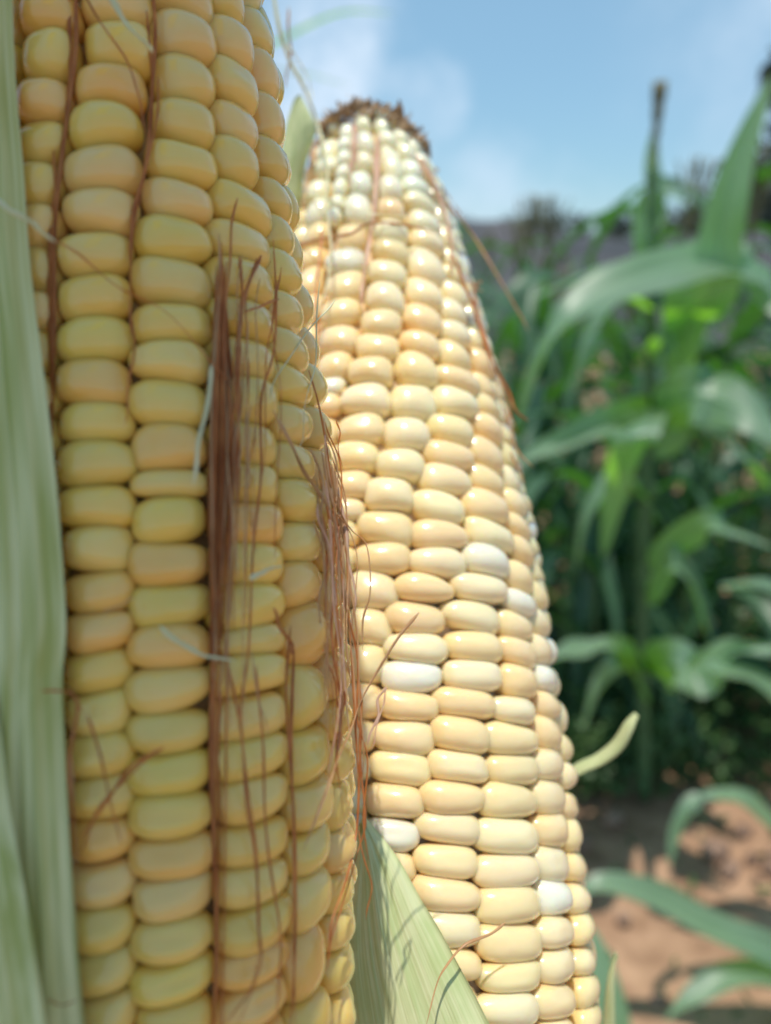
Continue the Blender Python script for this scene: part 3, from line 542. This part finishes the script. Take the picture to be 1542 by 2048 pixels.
# grey mould in the gap of the front ear
def blob(root, cob, px, py, rx, seed):
    c = cob.surf(px, py, -.0032); r = np.random.default_rng(seed); v = ICO3.copy(); k = 1+.18*np.sin(v[:, 0]*9+seed)+.15*np.sin(v[:, 1]*11)+.12*np.sin(v[:, 2]*13)+r.normal(0, .05, len(v))
    V = c+np.outer(v[:, 0]*k, RT)*rx/F*.07+np.outer(v[:, 1]*k, UP)*rx*.45/F*.07+np.outer(v[:, 2]*k, FW)*.0012
    return mesh_obj('mould_patch', V, FICO3, M['mold'], root)


# ------------------------------------------------------------------ ground
def ground():
    m = plain('red_soil', (.26, .145, .085), (.44, .265, .165), 14, .95, .8, .02)
    n = 150; xs = np.sign(np.linspace(-1, 1, n))*np.abs(np.linspace(-1, 1, n))**3.2*400; ys = -6+np.linspace(0, 1, n)**3.6*600
    V = []
    for y in ys:
        for x in xs:
            a = max(0, 1-abs(x)/12)*max(0, 1-abs(y)/14)
            V.append((x, y, a*.03*(math.sin(x*5.1+y*2.3)+math.sin(x*2.2-y*6.7)+.6*math.sin(x*13+1)*math.sin(y*11))))
    Fc = [(j*n+i, j*n+i+1, (j+1)*n+i+1, (j+1)*n+i) for j in range(n-1) for i in range(n-1)]
    return tag(mesh_obj('ground', V, Fc, m), kind='structure')
ground()
def clods():
    V = []; Fc = []; b = 0; v0, f0 = ico(1)
    for i in range(700):
        y = random.uniform(.7, 4); x = random.uniform(-.6, 2.6); s = random.uniform(.006, .03)
        v = v0*(1+rng.normal(0, .18, (len(v0), 1)))*s*np.array([1, 1, .7])+np.array([x, y, s*.3]); V.append(v); Fc += [tuple(q+b for q in f) for f in f0]; b += len(v)
    return tag(mesh_obj('soil_clods', np.vstack(V), Fc, plain('clod_soil', (.17, .10, .07), (.38, .24, .17), 20, .95)), kind='stuff', label='loose clods of red soil on the ground', category='soil')
clods()
def bank():
    m = plain('grey_bank', (.035, .042, .048), (.085, .08, .088), .8, .95, .8, .1)
    nx, ny = 70, 24; V = []
    for j in range(ny):
        for i in range(nx):
            x = -12+i*60/(nx-1); v = j/(ny-1); y = 9+v*10; h = (1.14+.35*math.sin(x*.23+1)+.15*math.sin(x*1.1))*max(0, min(1, v*2.2))**.8*(1.0 if x > -2 else .7)
            V.append((x, y, h*1.0+.08*math.sin(x*2.1+j)+.05*math.sin(x*4.3-j*1.3)-.06+(0 if v < .9 else -.5*(v-.9)*10)))
    Fc = [(j*nx+i, j*nx+i+1, (j+1)*nx+i+1, (j+1)*nx+i) for j in range(ny-1) for i in range(nx-1)]
    return tag(mesh_obj('hillside', V, Fc, m), kind='structure')
bank()

# ------------------------------------------------------------------ corn plants
def ribbon(pts, width, fold=.25, nu=7, nv=26, wave=.0, tw=0.0, side0=None, seed=0):
    """leaf blade along pts; width profile; V-folded on its midrib"""
    c = catmull(pts, nv); T = np.gradient(c, axis=0); T /= np.linalg.norm(T, axis=1)[:, None]+1e-9
    side = nrm(side0) if side0 is not None else None; r = random.Random(seed); ph = r.uniform(0, 6); V = []; U = []
    for i in range(nv):
        f = i/(nv-1)
        ref = np.array([0, 0, 1.0])
        s = np.cross(T[i], ref) if side is None else side-(side@T[i])*T[i]
        if np.linalg.norm(s) < .15: s = s_prev
        s = nrm(s)
        if i and side is None and s@s_prev < 0: s = -s
        s_prev = s; n_ = nrm(np.cross(s, T[i])); a = tw*f; s, n_ = s*math.cos(a)+n_*math.sin(a), n_*math.cos(a)-s*math.sin(a)
        ww = width*min(1, (f*5+.45))*max(0, 1-f**2.6)**.8*.5+.001
        for j in range(nu):
            u = -1+2*j/(nu-1); V.append(c[i]+s*u*ww+n_*abs(u)*ww*fold+n_*wave*math.sin(f*13+ph+u*1.5)*abs(u)); U.append(((u+1)/2, f))
    Fc = [(i*nu+j, i*nu+j+1, (i+1)*nu+j+1, (i+1)*nu+j) for i in range(nv-1) for j in range(nu-1)]
    # midrib under the blade
    k = len(V); mr = max(.0012, width*.035)
    Vr, Fr = tube(c-np.array([0, 0, mr*.4]), mr*np.linspace(1, .25, nv), 5, .8)
    V += list(Vr); U += [(.5, .5)]*len(Vr); Fc += [tuple(q+k for q in f) for f in Fr]
    return V, Fc, U
def stalk_mesh(pts, r0, r1):
    n = 40; c = catmull(pts, n); f = np.linspace(0, 1, n); rad = r0+(r1-r0)*f; rad = rad*(1+.10*(np.abs(np.sin(f*9*math.pi))**12))
    return tube(c, rad, 9, 1.0)
def tassel_mesh(top, h, seed=0, spread=.35, n=9):
    r = random.Random(seed); V = []; Fc = []; b = 0
    for i in range(n):
        a = r.uniform(0, 6.28); d = spread*r.uniform(.2, 1) if i else 0
        pts = [top+np.array([math.cos(a)*d*h*f**1.4, math.sin(a)*d*h*f**1.4, h*f*(1-.2*d)]) for f in (0, .3, .65, 1)]
        v, f_ = tube(catmull(pts, 14), .0035*np.array([1+.4*math.sin(k*2.4) for k in range(14)]), 5, 1.0); V += list(v); Fc += [tuple(q+b for q in g) for g in f_]; b += len(v)
    return V, Fc
def corn_proto(h, nl, seed, label, group, tas=True):
    r = random.Random(seed); root = thing('corn_plant', (0, 0, 0), label, 'corn plant', group)
    lean = r.uniform(-.05, .05); pts = [np.array([lean*h*f*f, 0, h*f]) for f in (0, .3, .6, 1)]
    V, Fc = stalk_mesh(pts, .013, .005); mesh_obj('stalk', V, Fc, M['stalk'], root)
    for i in range(nl):
        f = .12+.85*i/nl; z = h*f; a = (i % 2)*math.pi+r.uniform(-.5, .5); L = h*(.42-.18*abs(f-.5))*r.uniform(.85, 1.15); d = np.array([math.cos(a), math.sin(a), 0]); b0 = np.array([lean*h*f*f, 0, z])
        up = r.uniform(.35, .75)*(1 if f < .75 else 1.5); dr = r.uniform(.2, .75)*(1 if f < .75 else .2)
        pts = [b0, b0+d*L*.25+np.array([0, 0, L*up*.38]), b0+d*L*.6+np.array([0, 0, L*up*.5]), b0+d*L*.9+np.array([0, 0, L*(up*.3-dr*.5)]), b0+d*L*1.05+np.array([0, 0, L*(up*.0-dr)])]
        V, Fc, U = ribbon(pts, r.uniform(.06, .085)*h/1.5, .3, 5, 18, .006, r.uniform(-.7, .7), seed=seed*50+i)
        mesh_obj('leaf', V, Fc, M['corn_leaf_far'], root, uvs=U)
    if tas: V, Fc = tassel_mesh(pts[0]*0+np.array([lean*h, 0, h*.99]), .22, seed); mesh_obj('tassel', V, Fc, M['tassel'], root)
    return root
def copy_tree(o):
    c = o.copy(); COL.objects.link(c)
    for ch in list(o.children):
        k = ch.copy(); COL.objects.link(k); k.parent = c
    return c
def place_px(px, py, dist_y):
    """ground point at world distance dist_y under picture column px"""
    for d in np.linspace(.1, 60, 3000):
        p = P(px, 1000, d)
        if p[1] >= dist_y: return p[0]
# near plant, leaf by leaf
def vd(py): return 1.42/(math.cos(PITCH)+(1024-py)/F*math.sin(PITCH))
near = thing('corn_plant', (.574, 1.42, 0), 'nearest green corn plant right of the ears, its top bud rising against the sky', 'corn plant')
bx, by = near.location.x, near.location.y
def pl(l): return [P(*q) for q in l]
dz = 1.33
def nleaf(pts, w, side=None, **k):
    if 1285 <= pts[0][0] <= 1335: pts = [(pts[0][0], pts[0][1], vd(pts[0][1]))]+pts[1:]
    V, Fc, U = ribbon(pl(pts), w, side0=side, **k); return mesh_obj('leaf', V, Fc, M['corn_leaf'], near, uvs=U)
V, Fc = stalk_mesh([np.array([bx, by, 0.0]), P(1286, 1200, vd(1200)), P(1300, 800, vd(800)), P(1302, 500, vd(500)), P(1306, 330, vd(330))], .014, .0085); mesh_obj('stalk', V, Fc, M['stalk'], near)
V, Fc = tassel_mesh(P(1306, 335, vd(335)), .13, 3, .10, 10); mesh_obj('tassel', V, Fc, M['tassel'], near)
U_ = RT; 
nleaf([(1305,470,1.37),(1304,400,1.36),(1300,330,1.37),(1310,250,1.38)], .035, RT, fold=.9)
nleaf([(1290,560,1.36),(1278,480,1.33),(1276,420,1.32),(1285,380,1.31)], .035, RT+FW*.5, fold=.3)
nleaf([(1305,370,1.36),(1335,370,1.33),(1365,395,1.30),(1385,420,1.28)], .03, UP+FW, fold=.4)
nleaf([(1330,640,1.30),(1420,600,1.2),(1440,470,1.15),(1475,330,1.12),(1545,150,1.1)], .07, RT-FW*.25, fold=.25, wave=.004)
nleaf([(1300,520,1.34),(1420,505,1.28),(1480,530,1.24),(1545,590,1.2),(1640,680,1.15)], .085, UP*.8+FW*.6, fold=.2, wave=.006)
nleaf([(1545,560,1.2),(1440,525,1.17),(1330,545,1.14),(1200,590,1.12),(1110,665,1.1),(1062,770,1.16),(1030,870,1.25)], .078, UP*.85+FW*.6+RT*.2, fold=.22, wave=.006, seed=3)
nleaf([(1385,560,1.26),(1380,620,1.28),(1368,690,1.37),(1352,800,1.50)], .085, RT, fold=.12)
nleaf([(1420,560,1.22),(1250,530,1.2),(1110,580,1.2),(1060,600,1.2)], .04, UP*.4+FW, fold=.2)
nleaf([(1300,815,1.3),(1230,838,1.2),(1130,880,1.15),(1035,925,1.12)], .05, FW*.5+UP*.9, fold=.45)
nleaf([(1310,815,1.28),(1275,860,1.10),(1240,960,1.19),(1205,1120,1.33)], .065, RT+UP*.3, fold=.12)
nleaf([(1300,820,1.3),(1370,790,1.22),(1430,795,1.18),(1500,830,1.15),(1570,900,1.12)], .10, UP*1+FW*.35, fold=.2, wave=.008, seed=7)
nleaf([(1300,900,1.32),(1400,850,1.35),(1480,900,1.4),(1545,980,1.4)], .06, UP*.6+FW, fold=.2, wave=.008, seed=8)
nleaf([(1290,1120,1.3),(1400,1050,1.25),(1470,1060,1.2),(1560,1100,1.16)], .06, UP*.3+FW, fold=.3, seed=9)
nleaf([(1295,1340,1.3),(1240,1300,1.25),(1160,1300,1.2),(1080,1330,1.15)], .05, UP*.4+FW, fold=.3, wave=.006, seed=10)
nleaf([(1290,1330,1.32),(1340,1330,1.27),(1400,1345,1.22),(1460,1290,1.18),(1560,1300,1.15)], .085, UP*.5+FW, fold=.2, wave=.008, seed=11)
nleaf([(1295,700,1.35),(1330,690,1.32),(1370,760,1.32),(1400,880,1.36)], .06, UP*.3+FW, fold=.3, seed=21)
nleaf([(1290,1000,1.35),(1240,960,1.32),(1180,1030,1.32),(1150,1150,1.38)], .06, UP*.5+FW, fold=.3, seed=22)
nleaf([(1290,1200,1.35),(1340,1120,1.32),(1390,1170,1.33),(1420,1280,1.38)], .06, UP*.5+FW, fold=.3, seed=23)
nleaf([(1290,1400,1.35),(1250,1330,1.3),(1200,1370,1.3),(1165,1470,1.34)], .055, UP*.5+FW, fold=.3, seed=24)
nleaf([(1295,620,1.35),(1240,600,1.32),(1180,680,1.32),(1140,800,1.38)], .06, UP*.5+FW, fold=.3, seed=25)
# low plant at the lower right
low = thing('corn_plant', P(1700, 2100, 1.18)*np.array([1, 1, 0]), 'low corn plant at the lower right edge, its leaves drooping over the red soil', 'corn plant')
near2 = near; 
def lleaf(pts, w, side=None, **k):
    V, Fc, U = ribbon(pl(pts), w, side0=side, **k); return mesh_obj('leaf', V, Fc, M['corn_leaf'], low, uvs=U)
lx, ly = low.location.x, low.location.y
V, Fc = stalk_mesh([np.array([lx, ly, 0.0]), P(1690, 1900, 1.18), P(1690, 1600, 1.18), P(1680, 1200, 1.19)], .012, .008); mesh_obj('stalk', V, Fc, M['stalk'], low)
lleaf([(1690,1980,1.18),(1540,1900,1.16),(1420,1850,1.14),(1310,1790,1.13),(1200,1765,1.12),(1150,1800,1.12)], .048, UP*.8+FW*.6, fold=.22, wave=.004)
lleaf([(1690,1760,1.18),(1560,1660,1.16),(1480,1600,1.14),(1400,1590,1.14)], .055, UP*.5+FW*.9, fold=.25, wave=.004, seed=2)
lleaf([(1400,1590,1.14),(1372,1620,1.13),(1350,1670,1.13),(1340,1730,1.13)], .022, RT, fold=.2)
lleaf([(1690,1500,1.18),(1560,1400,1.16),(1480,1350,1.16),(1400,1330,1.16)], .06, UP*.5+FW*.9, fold=.25, wave=.004, seed=4)
lleaf([(1690,2060,1.18),(1560,1960,1.16),(1470,1950,1.14),(1390,1990,1.13),(1330,2040,1.12)], .045, UP*.5+FW*.9, fold=.25, wave=.004, seed=5)
lleaf([(1690,1420,1.18),(1600,1250,1.16),(1540,1180,1.14),(1440,1170,1.12)], .05, UP*.5+FW*.9, fold=.25, wave=.004, seed=6)
# blade behind the right ear at the bottom
b2 = thing('corn_plant', P(1215, 2400, .62)*np.array([1, 1, 0]), 'dark green corn leaf and stalk rising directly behind the bottom of the cream ear', 'corn plant')
V, Fc = stalk_mesh([np.array([b2.location.x, b2.location.y, 0.0]), P(1210, 2500, .62), P(1208, 2200, .6)], .009, .006); mesh_obj('stalk', V, Fc, M['stalk'], b2)
V, Fc, U = ribbon(pl([(1225,2300,.6),(1228,2150,.6),(1222,2040,.6),(1200,1930,.61),(1180,1850,.62)]), .030, side0=RT, fold=.3); mesh_obj('leaf', V, Fc, M['corn_leaf'], b2, uvs=U)
# leaf arching across the top left, far above
ov = thing('corn_plant', P(-500, 1000, 1.6)*np.array([1, 1, 0]), 'plant behind the yellow ear, its blurred leaf tip arching against the white cloud', 'corn plant')
V, Fc = stalk_mesh([np.array([ov.location.x, ov.location.y, 0.0]), P(150, 600, 1.5), P(180, 150, 1.45)], .014, .008); mesh_obj('stalk', V, Fc, M['stalk'], ov)
V, Fc, U = ribbon(pl([(180,300,1.45),(400,160,1.4),(560,75,1.35),(680,22,1.3),(790,26,1.28)]), .032, side0=UP*.5+FW, fold=.3); mesh_obj('leaf', V, Fc, M['corn_leaf'], ov, uvs=U)
V, Fc, U = ribbon(pl([(180,200,1.45),(400,130,1.4),(600,145,1.35),(700,172,1.3)]), .012, side0=UP*.4+FW, fold=.3); mesh_obj('leaf', V, Fc, M['corn_leaf'], ov, uvs=U)

V, Fc, U = SHADE_SHEET; mesh_obj('leaf', V, Fc, M['shade_sheet'], ov, uvs=U)  # added unseen shading sheet, only parented to this plant

G = 'corn plants in the blurred rows behind'; GL = 'blurred green corn plant standing in the rows behind the nearest plant'
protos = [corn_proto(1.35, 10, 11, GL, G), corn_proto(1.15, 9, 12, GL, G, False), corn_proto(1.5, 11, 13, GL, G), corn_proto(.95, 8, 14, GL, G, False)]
spots = []
rr = random.Random(5)
for px_, y_ in [(1100, 1.85), (1150, 1.7), (1205, 1.62), (1262, 1.66), (1330, 1.75), (1395, 1.62), (1450, 1.8), (1500, 1.65), (1560, 1.7), (1050, 2.1), (1010, 2.4), (1230, 1.95), (1370, 2.0)]: spots.append((place_px(px_, 0, y_), y_))
for row, y in enumerate([2.0, 2.45, 2.9, 3.5, 4.2, 5.0, 6.0, 7.2]):
    x = .22*y-.05 if y < 3 else .0
    while x < .58*y+.6:
        spots.append((x+rr.uniform(-.08, .08), y+rr.uniform(-.12, .12))); x += .36+rr.uniform(0, .12)+.03*row
for y in (3.2, 4.6, 6.2):
    x = -.75*y
    while x < 0: spots.append((x+rr.uniform(-.1, .1), y)); x += .6
for i, (x, y) in enumerate(spots):
    k = rr.randrange(4); o = protos[i] if i < 4 else copy_tree(protos[k]); o.location = (x, y, -.02); o.rotation_euler = (0, 0, rr.uniform(0, 6.28)); s = rr.uniform(.68, .86); o.scale = (s, s, s)

# ------------------------------------------------------------------ weeds
def weeds():
    V = []; Fc = []; b = 0; r = np.random.default_rng(21)
    for i in range(46000):
        y = 1.42+r.random()**1.8*7; x = r.uniform(-.3 if y < 2.6 else -.8, .85)*y
        if i < 160: y = r.uniform(.75, 1.5); x = .33*y+r.choice([.02, .17, .3, .42])*y+r.normal(0, .025)
        elif y < 1.56+.10*math.sin(x*9) and r.random() < .7: continue
        h = abs(r.normal(0, .12))*(.55+.45*math.sin(x*4.2+1)*math.sin(y*3.1))+.01+.12*max(0, math.sin(x*3)*math.sin(y*2.3)); h = h if i >= 160 else r.uniform(0, .03); L = r.uniform(.012, .038)*(1+.1*y)*(1 if i >= 160 else .7); a = r.uniform(0, 6.28); e = r.uniform(-.3, .8)
        d = np.array([math.cos(a)*math.cos(e), math.sin(a)*math.cos(e), math.sin(e)]); s = nrm(np.cross(d, r.normal(0, 1, 3))); p = np.array([x, y, h])
        n_ = np.cross(d, s)
        V += [p, p+d*L*.35+s*L*.28, p+d*L*.75+s*L*.2, p+d*L-n_*L*.1, p+d*L*.75-s*L*.2, p+d*L*.35-s*L*.28, p+d*L*.5+n_*L*.08]
        Fc += [(b, b+1, b+6), (b+1, b+2, b+6), (b+2, b+3, b+6), (b+3, b+4, b+6), (b+4, b+5, b+6), (b+5, b, b+6)]; b += 7
    return tag(mesh_obj('weeds', V, Fc, M['weed']), kind='stuff', label='low green weeds covering the ground between the corn rows', category='weeds')
weeds()

# ------------------------------------------------------------------ trees
def tree(x, y, h, cr, label, seed, nleaf_=2600, group=None, z=0):
    r = np.random.default_rng(seed); root = thing('tree', (x, y, z), label, 'tree', group)
    V, Fc = tube(catmull([(x, y, z), (x+.02*h, y, z+h*.3), (x-.02*h, y, z+h*.6), (x, y, z+h*.85)], 14), np.linspace(.035*h, .01*h, 14), 8, 1.0)
    k = len(V); V = list(V)
    for q in range(5):
        a = q*1.3; p0 = np.array([x, y, z+h*(.35+.08*q)]); p1 = p0+np.array([math.cos(a)*cr*.6, math.sin(a)*cr*.6, h*.2]); v, f = tube(catmull([p0, (p0+p1)/2+np.array([0, 0, .03*h]), p1], 8), np.linspace(.015*h, .004*h, 8), 5, 1.0)
        Fc += [tuple(i+len(V) for i in g) for g in f]; V += list(v)
    mesh_obj('trunk', V, Fc, M['trunk'], root)
    cl = [(r.normal(0, .45, 3)*np.array([cr, cr, h*.28])+np.array([x, y, z+h*.68]), cr*r.uniform(.25, .5)) for _ in range(16)]
    V = []; Fc = []; b = 0
    for i in range(nleaf_):
        c, s0 = cl[r.integers(len(cl))]; p = c+nrm(r.normal(0, 1, 3))*s0*r.random()**.4; L = .035*h*r.uniform(.5, 1.3); d = nrm(r.normal(0, 1, 3)); s = nrm(np.cross(d, r.normal(0, 1, 3)))
        V += [p-d*L, p+s*L*.5, p+d*L, p-s*L*.5]; Fc.append((b, b+1, b+2, b+3)); b += 4
    mesh_obj('crown', V, Fc, M['treeleaf'], root, smooth=False)
def tp(px, y): return place_px(px, 0, y)
tree(tp(1600, 7), 7, 3.6, .75, 'tall dark tree cut by the right edge of the picture', 1, 4200)
tree(tp(1545, 10.5), 10.5, 2.5, 1.0, 'dark round tree low at the right edge, left of the tall one', 2, 3000)
TG = 'far trees on the skyline'; 
rt = random.Random(77); px = -60
while px < 1760:
    y = rt.uniform(40, 48); top = float(np.interp(px, [-60, 900, 960, 1050, 1100, 1135, 1200, 1280, 1380, 1520, 1760], [430, 455, 468, 440, 412, 450, 415, 430, 405, 390, 380]))+rt.uniform(-14, 16)
    h = 1.15+(500-top)/F*y*1.07; tree(tp(px, y), y, h, h*rt.uniform(.42, .58), 'small far blurred tree on the skyline behind the field', 130+int(px), 1100, TG); px += rt.uniform(38, 62)
bpy.context.view_layer.update()
